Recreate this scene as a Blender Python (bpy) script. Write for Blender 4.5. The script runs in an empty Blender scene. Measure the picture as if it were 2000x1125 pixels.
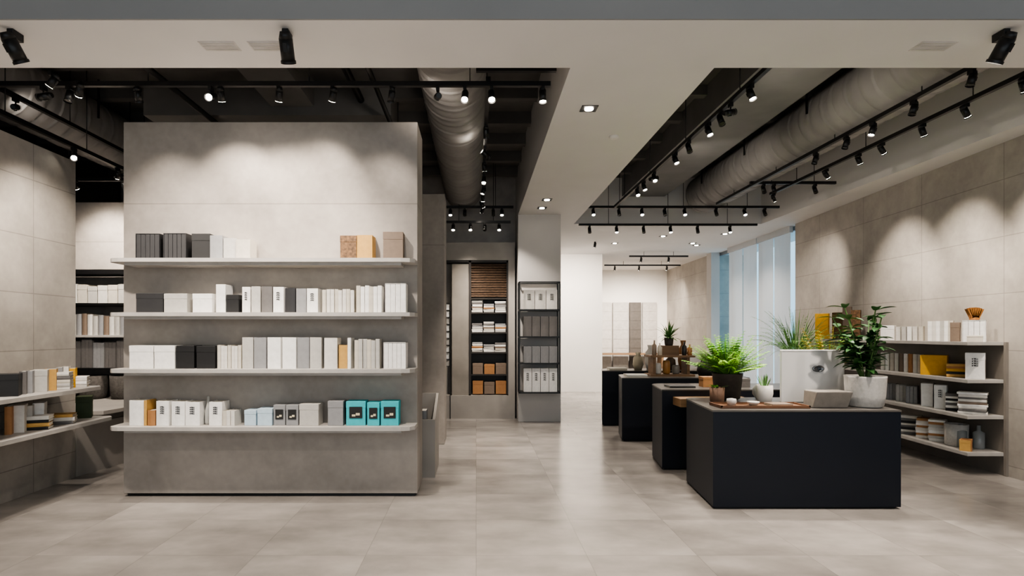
import bpy, bmesh, math, random
from mathutils import Vector, Matrix
random.seed(7)
R=random.Random(11)
scene=bpy.context.scene
COL=scene.collection
scene.view_settings.exposure=0.64
try: scene.view_settings.look='AgX - Medium High Contrast'
except Exception: pass
# ------------------------------------------------------------------ materials
def lin(h):
    h=h.lstrip('#'); c=[int(h[i:i+2],16)/255 for i in (0,2,4)]
    return tuple((v/12.92 if v<=.04045 else ((v+.055)/1.055)**2.4) for v in c)+(1,)
MC={}
def mat(hexc,rough=.6,metal=0,var=.12,scale=6,bump=0.0,name=None,spec=.5,bscale=None,stretch=(1,1,1)):
    key=(hexc,rough,metal,var,scale,bump,name,stretch)
    if key in MC: return MC[key]
    m=bpy.data.materials.new(name or 'surface_'+hexc.strip('#')); m.use_nodes=True
    nt=m.node_tree; b=nt.nodes['Principled BSDF']
    c=lin(hexc)
    tc=nt.nodes.new('ShaderNodeTexCoord'); mp=nt.nodes.new('ShaderNodeMapping'); mp.inputs['Scale'].default_value=stretch
    nt.links.new(tc.outputs['Object'],mp.inputs[0])
    n=nt.nodes.new('ShaderNodeTexNoise'); n.inputs['Scale'].default_value=scale; n.inputs['Detail'].default_value=5
    nt.links.new(mp.outputs[0],n.inputs['Vector'])
    r=nt.nodes.new('ShaderNodeValToRGB')
    r.color_ramp.elements[0].position=.3; r.color_ramp.elements[1].position=.7
    r.color_ramp.elements[0].color=tuple(v*(1-var) for v in c[:3])+(1,)
    r.color_ramp.elements[1].color=tuple(min(1,v*(1+var)) for v in c[:3])+(1,)
    nt.links.new(n.outputs['Fac'],r.inputs[0]); nt.links.new(r.outputs[0],b.inputs['Base Color'])
    b.inputs['Roughness'].default_value=rough; b.inputs['Metallic'].default_value=metal
    b.inputs['Specular IOR Level'].default_value=spec
    if bump:
        n2=nt.nodes.new('ShaderNodeTexNoise'); n2.inputs['Scale'].default_value=bscale or scale*6; n2.inputs['Detail'].default_value=4
        nt.links.new(mp.outputs[0],n2.inputs['Vector'])
        bp=nt.nodes.new('ShaderNodeBump'); bp.inputs['Strength'].default_value=bump; bp.inputs['Distance'].default_value=.01
        nt.links.new(n2.outputs['Fac'],bp.inputs['Height']); nt.links.new(bp.outputs[0],b.inputs['Normal'])
    MC[key]=m; return m
def emis(name,col,st):
    if name in MC: return MC[name]
    m=bpy.data.materials.new(name); m.use_nodes=True; nt=m.node_tree
    b=nt.nodes['Principled BSDF']; b.inputs['Base Color'].default_value=(.8,.8,.8,1)
    b.inputs['Emission Color'].default_value=col+(1,); b.inputs['Emission Strength'].default_value=st
    MC[name]=m; return m
def panel_mat(name,hexc,axis,pw,ph,ou,ov,rough=.62,spot=.13,line=.55,lw=.005,floor=False,cellv=.07):
    """concrete / tile panels: joints on a pw x ph grid, measured in metres"""
    m=bpy.data.materials.new(name); m.use_nodes=True; nt=m.node_tree; b=nt.nodes['Principled BSDF']
    tc=nt.nodes.new('ShaderNodeTexCoord'); sp=nt.nodes.new('ShaderNodeSeparateXYZ'); nt.links.new(tc.outputs['Object'],sp.inputs[0])
    def math_(op,a,bv=None,cv=None):
        n=nt.nodes.new('ShaderNodeMath'); n.operation=op
        for i,v in enumerate((a,bv,cv)):
            if v is None: continue
            if isinstance(v,(int,float)): n.inputs[i].default_value=v
            else: nt.links.new(v,n.inputs[i])
        return n.outputs[0]
    U=sp.outputs[axis[0]]; V=sp.outputs[axis[1]]
    def dist(s,size,off):
        a=math_('DIVIDE',math_('SUBTRACT',s,off),size)
        cell=math_('FLOOR',math_('ADD',a,.5))
        d=math_('MULTIPLY',math_('ABSOLUTE',math_('SUBTRACT',a,cell)),size)
        return d,math_('FLOOR',a)
    du,cu=dist(U,pw,ou) if pw else (None,None)
    dv,cv=dist(V,ph,ov)
    if du is None: dmin=dv
    else: dmin=math_('MINIMUM',du,dv)
    joint=math_('LESS_THAN',dmin,lw)
    comb=nt.nodes.new('ShaderNodeCombineXYZ')
    if pw: nt.links.new(cu,comb.inputs[0])
    nt.links.new(cv,comb.inputs[1])
    wn=nt.nodes.new('ShaderNodeTexWhiteNoise'); nt.links.new(comb.outputs[0],wn.inputs['Vector'])
    def noise(s,det,st=(1,1,1),dist=0):
        mp=nt.nodes.new('ShaderNodeMapping'); mp.inputs['Scale'].default_value=st
        add=nt.nodes.new('ShaderNodeVectorMath'); add.operation='MULTIPLY_ADD'
        nt.links.new(wn.outputs['Color'],add.inputs[0]); add.inputs[1].default_value=(9,9,9) if floor else (0,0,0)
        nt.links.new(tc.outputs['Object'],add.inputs[2]); nt.links.new(add.outputs[0],mp.inputs[0])
        n=nt.nodes.new('ShaderNodeTexNoise'); n.inputs['Scale'].default_value=s; n.inputs['Detail'].default_value=det; n.inputs['Distortion'].default_value=dist
        nt.links.new(mp.outputs[0],n.inputs['Vector']); return n.outputs['Fac']
    st=(1,1.8,1) if floor else (1,1,1)
    n1=noise(1.5 if floor else 1.3,3 if floor else 5,st,0 if floor else .5); n2=noise(18,6); n3=noise(5,4,(1,1,1),0 if floor else .6)
    fine=.4 if floor else 1
    t=math_('ADD',math_('MULTIPLY',math_('SUBTRACT',n1,.5),spot*3.0),math_('MULTIPLY',math_('SUBTRACT',n2,.5),spot*.9*fine))
    t=math_('ADD',t,math_('MULTIPLY',math_('SUBTRACT',n3,.5),spot*1.2*fine))
    t=math_('ADD',t,math_('MULTIPLY',math_('SUBTRACT',wn.outputs['Value'],.5),cellv))
    t=math_('ADD',t,1.0)
    t=math_('MULTIPLY',t,math_('SUBTRACT',1.0,math_('MULTIPLY',joint,1-line)))
    mx=nt.nodes.new('ShaderNodeVectorMath'); mx.operation='SCALE'; mx.inputs[0].default_value=lin(hexc)[:3]
    nt.links.new(t,mx.inputs['Scale']); nt.links.new(mx.outputs[0],b.inputs['Base Color'])
    rr=math_('ADD',rough-.08,math_('MULTIPLY',n1 if floor else n2,.16)); nt.links.new(rr,b.inputs['Roughness'])
    h=math_('SUBTRACT',math_('MULTIPLY',n2,.0 if floor else .14),math_('MULTIPLY',joint,.8))
    bp=nt.nodes.new('ShaderNodeBump'); bp.inputs['Strength'].default_value=.2; bp.inputs['Distance'].default_value=.01
    nt.links.new(h,bp.inputs['Height']); nt.links.new(bp.outputs[0],b.inputs['Normal'])
    return m
M_black=mat('#0d0d0e',.45,0,.1,10,name='black_metal')
M_duct=mat('#918f8d',.55,.05,.12,3,.3,name='grey_duct_paint')
M_slab=mat('#605e5c',.85,0,.2,2,.2,name='dark_slab')
M_white=mat('#d8d6d4',.75,0,.02,2,name='white_plaster')
M_col=mat('#bebbb8',.7,0,.03,2,name='column_plaster')
M_conc=mat('#9b9690',.6,0,.12,2.5,.08,name='concrete_plain')
M_shelf=mat('#aca8a3',.5,0,.08,8,.05,name='pale_stone_shelf')
M_lens=emis('lamp_lens_glow',(1,.9,.76),30)
M_lensoff=mat('#3a3835',.2,.3,.05,8,name='lens_dark')
M_conc_side=panel_mat('concrete_panels_side','#a09a92',(1,2),1.3,.55,5.72,.28,line=.68,lw=.005,spot=.28,cellv=.05)
M_conc_right=panel_mat('concrete_panels_right','#a09a92',(1,2),1.3,.62,6.4,.12,line=.68,lw=.005,spot=.28,cellv=.05)
M_conc_front=panel_mat('concrete_panels_front','#968f88',(0,2),None,2.77,0,0,line=.7,spot=.3)
M_floor=panel_mat('porcelain_floor_tiles','#928d88',(0,1),.77,.78,0,4.10,rough=.22,spot=.36,line=.8,lw=.003,floor=True,cellv=.1)
# ------------------------------------------------------------------ builders
class B:
    def __init__(s): s.bm=bmesh.new()
    def box(s,x0,y0,z0,x1,y1,z1,mi=0,bev=0):
        vs=[s.bm.verts.new((x,y,z)) for x in (x0,x1) for y in (y0,y1) for z in (z0,z1)]
        fs=[]
        for q in ((0,1,3,2),(4,6,7,5),(0,4,5,1),(2,3,7,6),(0,2,6,4),(1,5,7,3)):
            f=s.bm.faces.new([vs[i] for i in q]); f.material_index=mi; fs.append(f)
        if bev:
            es={e for f in fs for e in f.edges}
            r=bmesh.ops.bevel(s.bm,geom=list(es),offset=bev,segments=2,affect='EDGES',profile=.5)
            for f in r['faces']: f.material_index=mi
        return s
    def prism(s,poly,z0,z1,mi=0):
        lo=[s.bm.verts.new((x,y,z0)) for x,y in poly]; hi=[s.bm.verts.new((x,y,z1)) for x,y in poly]
        n=len(poly)
        fs=[s.bm.faces.new(lo[::-1]),s.bm.faces.new(hi)]
        for i in range(n): fs.append(s.bm.faces.new((lo[i],lo[(i+1)%n],hi[(i+1)%n],hi[i])))
        for f in fs: f.material_index=mi
        return s
    def hexa(s,lo,hi,mi=0):
        a=[s.bm.verts.new(p) for p in lo]; b=[s.bm.verts.new(p) for p in hi]
        fs=[s.bm.faces.new(a[::-1]),s.bm.faces.new(b)]
        for i in range(4): fs.append(s.bm.faces.new((a[i],a[(i+1)%4],b[(i+1)%4],b[i])))
        for f in fs: f.material_index=mi
        return s
    def cyl(s,p0,p1,r0,r1=None,seg=16,mi=0,cap=True,smooth=True):
        r1=r0 if r1 is None else r1
        p0=Vector(p0);p1=Vector(p1);d=(p1-p0).normalized()
        up=Vector((0,0,1)) if abs(d.z)<.9 else Vector((1,0,0))
        u=d.cross(up).normalized(); v=d.cross(u)
        ra=[];rb=[]
        for i in range(seg):
            a=2*math.pi*i/seg; o=u*math.cos(a)+v*math.sin(a)
            ra.append(s.bm.verts.new(p0+o*r0)); rb.append(s.bm.verts.new(p1+o*r1))
        for i in range(seg):
            f=s.bm.faces.new((ra[i],ra[(i+1)%seg],rb[(i+1)%seg],rb[i])); f.material_index=mi; f.smooth=smooth
        if cap:
            s.bm.faces.new(ra[::-1]).material_index=mi; s.bm.faces.new(rb).material_index=mi
        return s
    def lathe(s,prof,c=(0,0,0),seg=28,mi=0):
        rings=[]
        for r,z in prof:
            rings.append([s.bm.verts.new((c[0]+max(r,.0005)*math.cos(2*math.pi*i/seg),c[1]+max(r,.0005)*math.sin(2*math.pi*i/seg),c[2]+z)) for i in range(seg)])
        for a,b in zip(rings,rings[1:]):
            for i in range(seg):
                f=s.bm.faces.new((a[i],a[(i+1)%seg],b[(i+1)%seg],b[i])); f.material_index=mi; f.smooth=True
        s.bm.faces.new(rings[0][::-1]).material_index=mi; s.bm.faces.new(rings[-1]).material_index=mi
        return s
    def mesh(s,name,mats,norm=True):
        if norm: bmesh.ops.recalc_face_normals(s.bm,faces=s.bm.faces)
        me=bpy.data.meshes.new(name); s.bm.to_mesh(me); s.bm.free()
        for m in (mats if isinstance(mats,(list,tuple)) else [mats]): me.materials.append(m)
        return me
def ob(name,me,loc=(0,0,0),parent=None,label=None,cat=None,group=None,kind=None,rz=0):
    o=bpy.data.objects.new(name,me); COL.objects.link(o); o.location=loc; o.rotation_euler=(0,0,rz)
    if parent: o.parent=parent
    if label: o['label']=label
    if cat and not parent: o['category']=cat
    if group: o['group']=group
    if kind: o['kind']=kind
    return o
def struct(name,b,m,label=None,cat=None):
    return ob(name,b.mesh(name,m),label=label,cat=cat or name.split('_')[0].split('.')[0],kind='structure')
ZC=3.62; ZS=4.5
# ------------------------------------------------------------------ shell
b=B(); b.box(-6.6,-3,-.1,7.2,20,0); struct('floor',b,M_floor,'large grey beige porcelain floor tiles with satin sheen','floor')
b=B(); b.box(-6.6,3.9,ZC,7.2,4.6,ZS+.1); b.box(.735,4.6,ZC,1.86,11.2,ZS+.1); b.box(5.42,4.6,ZC,7.2,11.2,ZS+.1); b.box(.735,11.2,ZC,7.2,20,ZS+.1)
struct('ceiling',b,M_white,'white plaster lowered ceiling bands around open recesses','ceiling')
b=B(); b.box(-6.6,3.885,ZC+.001,7.2,3.9,ZS); struct('trim_1',b,mat('#8d8c8b',.75,0,.03,2,name='painted_beam_shade'),'added thin face on the ceiling band, shade painted mid grey','trim')  # added sheet: shade on the white beam's front, painted as grey
b=B(); b.box(-6.6,4.6,ZS,.735,11,ZS+.1); b.box(1.86,4.6,ZS,5.42,11.2,ZS+.1)
for i in range(7):
    b.box(-6.5,5.3+i*.85,ZS-.16,.735,5.42+i*.85,ZS); b.box(1.86,5.3+i*.85,ZS-.12,5.42,5.42+i*.85,ZS)
struct('ceiling',b,M_slab,'dark exposed concrete ceiling slab with ribs','ceiling')
b=B(); b.box(-6.6,-3,ZS,7.2,3.9,ZS+.1); struct('ceiling',b,mat('#7b7a79',.8,name='grey_plaster'),'grey plaster ceiling','ceiling')
b=B(); b.box(-4.9,-3,0,-4.3,6.32,3.385); struct('wall_left',b,M_conc_side,'concrete panel wall with thin joints','wall')
b=B(); b.box(-6.7,-3,0,-6.6,11,ZS+.1); struct('wall_left',b,mat('#55504b',.8),'dark grey outer wall added to block outside light','wall')  # enclosing wall added to keep world light out of the open ceiling
b=B(); b.box(-6.6,7.9,0,-3.0,8.1,3.3); struct('wall_niche',b,M_conc_front,'concrete wall of the shelving niche','wall')
b=B(); b.box(-6.6,10.95,0,.735,11.1,ZS+.1); b.box(.70,11.0,0,.80,15.6,ZS)
struct('wall_back',b,mat('#a3a09d',.8,name='grey_wall_paint'),'grey painted back wall','wall')
b=B(); b.box(.8,15.5,0,3.32,15.7,ZC); b.box(3.22,15.7,0,3.32,19.6,ZC); struct('wall_corridor',b,mat('#ece8e2',.7,0,.02,2,name='bright_white_wall'),'bright white painted wall','wall')
b=B(); b.box(3.2,19.5,0,7.0,19.7,ZC); struct('wall_far',b,mat('#dcd8d2',.7,0,.03,2),'pale grey far wall','wall')
def wx(d): return 5.72+.0693*(d-6.15) if d<11.2 else 6.07+.03*(d-11.2)
b=B(); b.prism([(wx(-3),-3),(7.2,-3),(7.2,11.2),(wx(11.2),11.2)],0,ZC+.02); struct('wall_right',b,M_conc_right,'concrete panel wall with thin joints','wall')
b=B(); b.prism([(wx(15.7),15.7),(7.2,15.7),(7.2,19.6),(wx(19.6),19.6)],0,ZC); struct('wall_right',b,M_conc_right,'concrete panel wall beyond the window','wall')
# window
gl=bpy.data.materials.new('window_glass'); gl.use_nodes=True; nt=gl.node_tree; nt.nodes.clear()
o_=nt.nodes.new('ShaderNodeOutputMaterial'); t_=nt.nodes.new('ShaderNodeBsdfTransparent'); g_=nt.nodes.new('ShaderNodeBsdfGlossy'); mx_=nt.nodes.new('ShaderNodeMixShader')
g_.inputs['Roughness'].default_value=.05; mx_.inputs[0].default_value=.08; t_.inputs[0].default_value=(.76,.92,1,1)
nt.links.new(t_.outputs[0],mx_.inputs[1]); nt.links.new(g_.outputs[0],mx_.inputs[2]); nt.links.new(mx_.outputs[0],o_.inputs[0])
frame=mat('#8a8e92',.4,.2,.05,8,name='window_frame_metal')
for k,(ya,yb) in enumerate(((11.2,12.7),(12.7,14.2),(14.2,15.7))):
    b=B(); x=wx(ya)+.12; x2=wx(yb)+.12
    def seg(y0,y1,z0,z1,th=.06):
        xa=wx(y0)+.12; xb=wx(y1)+.12
        b.prism([(xa,y0),(xa+th,y0),(xb+th,y1),(xb,y1)],z0,z1)
    seg(ya,ya+.04,0,ZC); seg(yb-.04,yb,0,ZC); seg(ya,yb,0,.08); seg(ya,yb,ZC-.08,ZC)
    w=struct('window_%d'%(k+1),b,frame,'tall shopfront window with metal frame','window')
    b=B(); b.prism([(x+.025,ya),(x+.035,ya),(x2+.035,yb),(x2+.025,yb)],.08,ZC-.08)
    ob('window_pane',b.mesh('window_pane',gl),parent=w)
b=B(); b.box(wx(15.1)-.12,15.2,0,wx(15.1)+.1,15.5,ZC); struct('wall_pier',b,M_col,'narrow grey pier beside the window','pier')
blind=bpy.data.materials.new('blind_fabric'); blind.use_nodes=True; nt=blind.node_tree; bs=nt.nodes['Principled BSDF']
bs.inputs['Base Color'].default_value=lin('#d8d8d8'); bs.inputs['Roughness'].default_value=.9
tr=nt.nodes.new('ShaderNodeBsdfTranslucent'); tr.inputs[0].default_value=lin('#e0e0e0'); mm=nt.nodes.new('ShaderNodeMixShader'); mm.inputs[0].default_value=.3
nt.links.new(bs.outputs[0],mm.inputs[1]); nt.links.new(tr.outputs[0],mm.inputs[2]); nt.links.new(mm.outputs[0],nt.nodes['Material Output'].inputs[0])
for ya,yb in ((11.42,12.08),(12.12,12.8),(12.88,13.58),(13.62,14.4)):
    b=B(); n=4; pts=[]
    for i in range(n+1):
        y=ya+(yb-ya)*i/n; pts.append((wx(y)+.02+.006*(i%2),y))
    for (xa,y0),(xb,y1) in zip(pts,pts[1:]):
        f=b.bm.faces.new([b.bm.verts.new(p) for p in ((xa,y0,.12),(xb,y1,.12),(xb,y1,3.5),(xa,y0,3.5))])
    b.box(wx(ya)-.0,ya,3.5,wx(ya)+.07,yb,3.62)
    ob('window_blind',b.mesh('window_blind',blind),label='pale grey fabric blind hanging in front of the window',cat='blind',group='window blinds')
# ------------------------------------------------------------------ column
b=B(); b.box(.735,10.3,0,1.48,11.0,ZC); struct('wall_column',b,M_col,'square pale grey plastered column','column')
# ------------------------------------------------------------------ shelf block
b=B(); b.box(-3.337,5.57,.03,-.555,6.07,3.545,0,.006); b.box(-3.31,5.6,0,-.58,6.04,.03,1)
blk=ob('display_wall',b.mesh('display_wall',[M_conc_front,M_black]),label='freestanding concrete display wall with four pale shelves',cat='display wall')
BZ=[2.225,1.735,1.222,.700]
for z in BZ:
    b=B(); y1=5.575; y0=5.30
    b.prism([(-3.33,y1),(-3.33,y0+.06),(-3.29,y0+.015),(-3.23,y0),(-.68,y0),(-.60,y0+.02),(-.56,y0+.08),(-.555,y1)],z-.035,z)
    b.box(-3.2,y0+.05,z-.06,-.68,y1,z-.035)
    ob('shelf',b.mesh('shelf',M_shelf),parent=blk)
b=B(); b.box(-2.2,8.18,0,-.44,8.7,3.48,0,.006); ob('partition_wall',b.mesh('partition_wall',M_conc_front),label='tall plain concrete partition panel',cat='partition')
# ------------------------------------------------------------------ books etc
BM={}
def book_mesh(w,h,d,col,style='book',page='#d9d3c6'):
    key=(round(w,3),round(h,3),round(d,3),col,style,page)
    if key in BM: return BM[key]
    cm=mat(col,.6,0,.06,30,.05 if col not in('#f0eeea',) else .0)
    if col=='#6b4f33': cm=mat(col,.6,0,.6,45,.2,name='mottled_brown_cloth')
    t=min(.004,w*.12)
    b=B()
    if style=='book':
        b.box(-w/2,-d/2+t,0,-w/2+t,d/2,h); b.box(w/2-t,-d/2+t,0,w/2,d/2,h)
        n=6; out=[(-w/2,-d/2+t)]+[(-w/2+w*i/n, -d/2-min(.008,w*.12)*math.sin(math.pi*i/n)) for i in range(n+1)]+[(w/2,-d/2+t),(w/2-t,-d/2+t),(-w/2+t,-d/2+t)]
        b.prism(out,0,h)
        root=b.mesh('book',cm)
        p=B(); p.box(-w/2+t,-d/2+t,.004,w/2-t,d/2-.005,h-.004)
        part=('pages',p.mesh('pages',mat(page,.8,0,.08,80,.1)))
    elif style=='box':
        b.box(-w/2+.002,-d/2+.002,0,w/2-.002,d/2-.002,h*.9,0,.002)
        root=b.mesh('box',cm)
        p=B(); p.box(-w/2,-d/2,h*.72,w/2,d/2,h,0,.003)
        part=('lid',p.mesh('lid',cm))
    else:
        b.box(-w/2,-d/2,0,-w/2+t,d/2,h); b.box(w/2-t,-d/2,0,w/2,d/2,h); b.box(-w/2,-d/2,h-t,w/2,d/2,h); b.box(-w/2,-d/2,0,w/2,d/2,t); b.box(-w/2,d/2-t,0,w/2,d/2,h)
        root=b.mesh('slipcase',cm)
        n=max(1,round(w/.045)); p=B(); ww=(w-2*t)/n
        for i in range(n): p.box(-w/2+t+i*ww+.001,-d/2+.004,t,-w/2+t+(i+1)*ww-.001,d/2-t,h-t-.002,0,.003)
        part=('volumes',p.mesh('volumes',cm))
    BM[key]=(root,part); return BM[key]
CN={'#f0eeea':'white','#1a1a1b':'black','#2b2b2d':'charcoal','#8f8f90':'grey','#b9b6b0':'pale grey','#6a6765':'dark grey','#c9c2b5':'cream','#6b4f33':'patterned brown','#c49a56':'tan','#7a6a5c':'taupe','#3fb4bd':'teal','#b8ccd8':'pale blue','#d8a325':'yellow','#34421f':'dark green','#d6d2cb':'off-white','#a5764a':'light brown','#b0653a':'terracotta'}
MARK=mat('#222222',.7,0,.05,30,name='printed_ink')
def mark_mesh(w,h,pic=False):
    key=('mk',round(w,3),round(h,3),pic)
    if key in BM: return BM[key]
    b=B()
    if pic:
        b.box(-w*.33,-.0015,h*.3,w*.33,.0005,h*.78); b.box(-w*.2,-.002,h*.38,-w*.02,0,h*.46,1); b.box(0,-.002,h*.42,w*.2,0,h*.52,1)
        me=b.mesh('cover_picture',[MARK,mat('#cfc4a8',.7)])
    else:
        z=h*.78
        for i in range(4):
            g=w*.16
            b.box(-g,-.0012,z,g,.001,z+h*.012); b.box(-g*.2,-.0012,z-h*.04,g*.2,.001,z+h*.02); b.box(-g,-.0012,z-h*.035,-g*.5,.001,z-h*.008); b.box(g*.3,-.0012,z-h*.04,g,.001,z-h*.02)
            z-=h*.085
        me=b.mesh('printed_title',MARK)
    BM[key]=me; return me
def item(x,y,z,w,h,d,col,style='book',group='',rz=0,mark=None,where='on the shelf',flat=False):
    (root,(pn,pm))=book_mesh(w,h,d,col,style)
    nm={'book':'book','box':'storage_box','slip':'slipcase'}[style]
    noun={'book':'hardback book','box':'lidded storage box','slip':'slipcase of volumes'}[style]
    lab='%s %s %s'%(CN.get(col,'grey'),noun,where if flat else 'standing '+where)
    o=ob(nm,root,(x,y,z),label=lab,cat='book' if style!='box' else 'box',group=group,rz=rz)
    if flat:
        o.matrix_world=Matrix.Translation((x,y,z+w/2))@Matrix.Rotation(rz,4,'Z')@Matrix.Rotation(math.pi/2,4,'Y')@Matrix.Translation((0,0,-h/2))
    ob(pn,pm,parent=o)
    if mark and not flat:
        me=mark_mesh(w,h,mark=='pic')
        off=-d/2-(.0012 if style!='book' else (min(.008,w*.12)+.0012))
        ob('cover_picture' if mark=='pic' else 'printed_title',me,(0,off,0),parent=o)
    return o
W='#f0eeea';K='#1a1a1b';C='#2b2b2d';G='#8f8f90';L='#b9b6b0';D='#6a6765';CR='#c9c2b5';TL='#3fb4bd';PB='#b8ccd8';YE='#d8a325';TP='#7a6a5c';OW='#d6d2cb';LB='#a5764a'
S=213.0
def row(zi,items,ybase,group,where):
    for it in items:
        x0,x1,yt,col=it[:4]; style=it[4] if len(it)>4 else 'book'; mk=it[5] if len(it)>5 else None; n=it[6] if len(it)>6 else 1
        for k in range(n):
            a=x0+(x1-x0)*k/n; c=x0+(x1-x0)*(k+1)/n
            w=(c-a)/S-.003; h=(ybase-yt)/S*(R.uniform(.95,1) if n>1 else 1)
            item(((a+c)/2-930)/S,5.475+R.uniform(-.012,.01),BZ[zi],w,h,.16,col if n==1 or k%3 else CR,style,group,mark=mk,where=where,rz=R.uniform(-.03,.03) if w>.06 else 0)
row(0,[(265,312,448,C,'slip'),(318,363,447,C,'slip'),(374,411,448,K,'box'),(411,436,452,G),(436,462,457,L),(462,490,460,CR),(664,697,452,'#6b4f33','box'),(697,728,451,'#c49a56'),(747,787,444,TP,'box')],498,'books on the top display shelf','on the top concrete display shelf')
row(1,[(265,319,569,C,'box'),(321,368,570,L,'box'),(376,416,570,W,'box'),(423,442,552,W),(443,468,572,K,'box'),(473,489,557,W,'book','t'),(491,509,556,L),(511,532,556,D),(534,555,557,W,'book','t'),(556,576,559,C),(578,598,560,G),(600,622,560,W,'book','t'),(630,692,561,OW,'book',None,8),(696,746,554,W,'book',None,6),(752,793,550,W,'slip')],607,'books on the second display shelf','on the second display shelf')
row(2,[(253,301,673,W,'box'),(302,343,673,W,'box'),(345,381,673,K,'box'),(384,422,674,K,'box'),(424,472,672,OW,'book',None,7),(474,496,657,L),(497,521,657,G),(523,549,657,W),(552,579,657,W),(580,604,657,G),(605,628,657,L),(634,660,658,OW),(661,678,672,'#c49a56'),(679,686,658,W),(692,742,660,L,'book',None,6),(749,793,667,W,'slip')],718,'books on the third display shelf','on the third display shelf')
row(3,[(252,281,781,W),(282,288,781,'#c49a56'),(289,305,800,LB),(307,332,782,W,'book','t'),(335,361,783,W,'book','t'),(362,391,784,W,'book','t'),(408,434,784,W,'book','t'),(435,459,800,OW,'book',None,3),(477,501,800,PB,'box'),(502,532,797,PB,'box'),(533,557,790,G,'box','pic'),(558,583,790,G,'box','pic'),(585,624,788,L,'box'),(640,671,782,G,'box'),(675,714,783,TL,'box','pic'),(717,742,785,TL,'box','pic'),(743,779,783,TL,'box','pic')],830,'books on the lowest display shelf','on the lowest display shelf')
b=B(); b.lathe([(.025,0),(.03,.02),(.03,.12),(.012,.2),(.012,.26),(.009,.26),(.009,.2),(.026,.12),(.026,.01)])
ob('glass_vase',b.mesh('glass_vase',mat('#aaa9a4',.15,0,.05,20,name='smoky_glass')),((400-930)/S,5.47,BZ[3]),label='slim grey glass vase standing among white books',cat='vase')
# ------------------------------------------------------------------ left wall shelves
for z,ye in ((1.01,6.02),(.676,6.2)):
    b=B(); b.prism([(-4.31,2.4),(-3.8,2.4),(-3.8,ye-.06),(-3.85,ye),(-4.31,ye)],z-.035,z)
    ob('wall_shelf',b.mesh('wall_shelf',M_shelf),label='long pale stone shelf fixed along the concrete wall',cat='shelf',group='long wall shelves')
def lw_pos(px,X): return -X*1150/(930-px)
gl_='books on the long wall shelves'
for px,w,h,col,st,mk in ((12,.20,.19,K,'box',None),(48,.05,.2,D,'book',None),(60,.05,.2,G,'book',None),(80,.12,.2,L,'box',None),(100,.10,.20,'#c49a56','book',None),(118,.05,.21,G,'book',None),(130,.05,.21,OW,'book',None),(142,.06,.19,'#d8a325','book',None)):
    item(-4.02,lw_pos(px,-4.02),1.01,w,h,.17,col,st,gl_,rz=.5,where='on the long wall shelf')
def stack(x,y,z,n,cols,L0,D0,group,rz=0,where='in a stack',t=.03):
    for i in range(n):
        tt=t*(.8+.4*R.random())
        item(x,y,z,tt,L0*(.9+.1*R.random()),D0*(.9+.1*R.random()),cols[i%len(cols)],'book',group,rz=rz+R.uniform(-.06,.06),where=where,flat=True); z+=tt+.0005
stack(-4.0,5.62,1.01,5,[OW,L,CR,D],.24,.18,gl_,.4,'stacked on the long wall shelf')
stack(-4.0,5.9,1.01,4,[OW,W],.2,.16,gl_,.4,'stacked on the long wall shelf',.025)
stack(-4.02,4.7,1.01,2,[K,OW],.2,.16,gl_,.4,'stacked on the long wall shelf',.025)
for px,w,h,col,st in ((20,.05,.24,LB,'book'),(35,.12,.24,OW,'box'),(60,.05,.22,L,'book'),(78,.09,.23,W,'box'),(165,.14,.22,'#34421f','box')):
    item(-4.05,lw_pos(px,-4.05),.676,w,h,.17,col,st,gl_,rz=.5,where='on the lower long wall shelf')
stack(-4.0,5.35,.676,4,[K,'#c49a56',K,OW],.24,.18,gl_,.4,'stacked on the lower long wall shelf')
stack(-4.0,5.68,.676,3,[D,OW,'#c49a56'],.24,.18,gl_,.4,'stacked on the lower long wall shelf')
stack(-3.95,4.55,.676,3,[OW,K,D],.28,.2,gl_,.5,'stacked on the lower long wall shelf',.018)
# niche base and shelving
b=B(); b.prism([(-4.3,6.33),(-4.18,7.1),(-3.9,7.88),(-6.58,7.88),(-6.58,6.33)],0,.55); b.prism([(-4.3,6.33),(-4.05,6.4),(-3.95,7.0),(-3.85,7.88),(-6.58,7.88),(-6.58,6.33)],.66,.70)
b.box(-6,6.6,.55,-4.25,7.88,.66)
ob('plinth',b.mesh('plinth',M_conc),label='low concrete plinth under the niche shelving',cat='plinth')
b=B()
for x in (-5.6,-4.02,-3.72):
    b.box(x-.015,7.52,.70,x+.015,7.55,2.36); b.box(x-.015,7.85,.70,x+.015,7.88,2.36); b.box(x-.015,7.52,2.33,x+.015,7.88,2.36)
b.box(-5.6,7.52,2.33,-3.72,7.55,2.36)
NZ=[.72,1.10,1.52,1.93,2.33]
rk=ob('shelf_rack',b.mesh('rack_frame',M_black),label='black metal shelf rack against the niche wall',cat='shelf rack')
for z in NZ[1:]:
    b=B(); b.box(-5.6,7.52,z-.03,-3.72,7.88,z,0,.003); ob('shelf',b.mesh('shelf',M_black if z!=NZ[2] else M_shelf),parent=rk)
gn='files and books on the niche rack'
for zi,cols,h,st,wd in ((1,[D,G,D],.38,'slip',.15),(2,[L,G,TP,OW],.28,'book',.07),(3,[CR,L,OW],.25,'box',.13)):
    x=-5.45; i=0
    while x<-3.85:
        item(x,7.66,NZ[zi],wd-.01,h*R.uniform(.85,1),.2,cols[i%len(cols)],st,gn,where='on the black niche rack'); x+=wd; i+=1
b=B(); b.lathe([(.13,0),(.16,.05),(.17,.3),(.155,.3),(.145,.06),(.1,.03)],seg=20); bm_=b.mesh('basket',mat('#55514d',.9,0,.3,40,.8))
for x in (-5.35,-4.95,-4.55,-4.2): ob('basket',bm_,(x,7.62,.70),label='dark woven basket under the niche rack',cat='basket',group='baskets under the rack')
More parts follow.
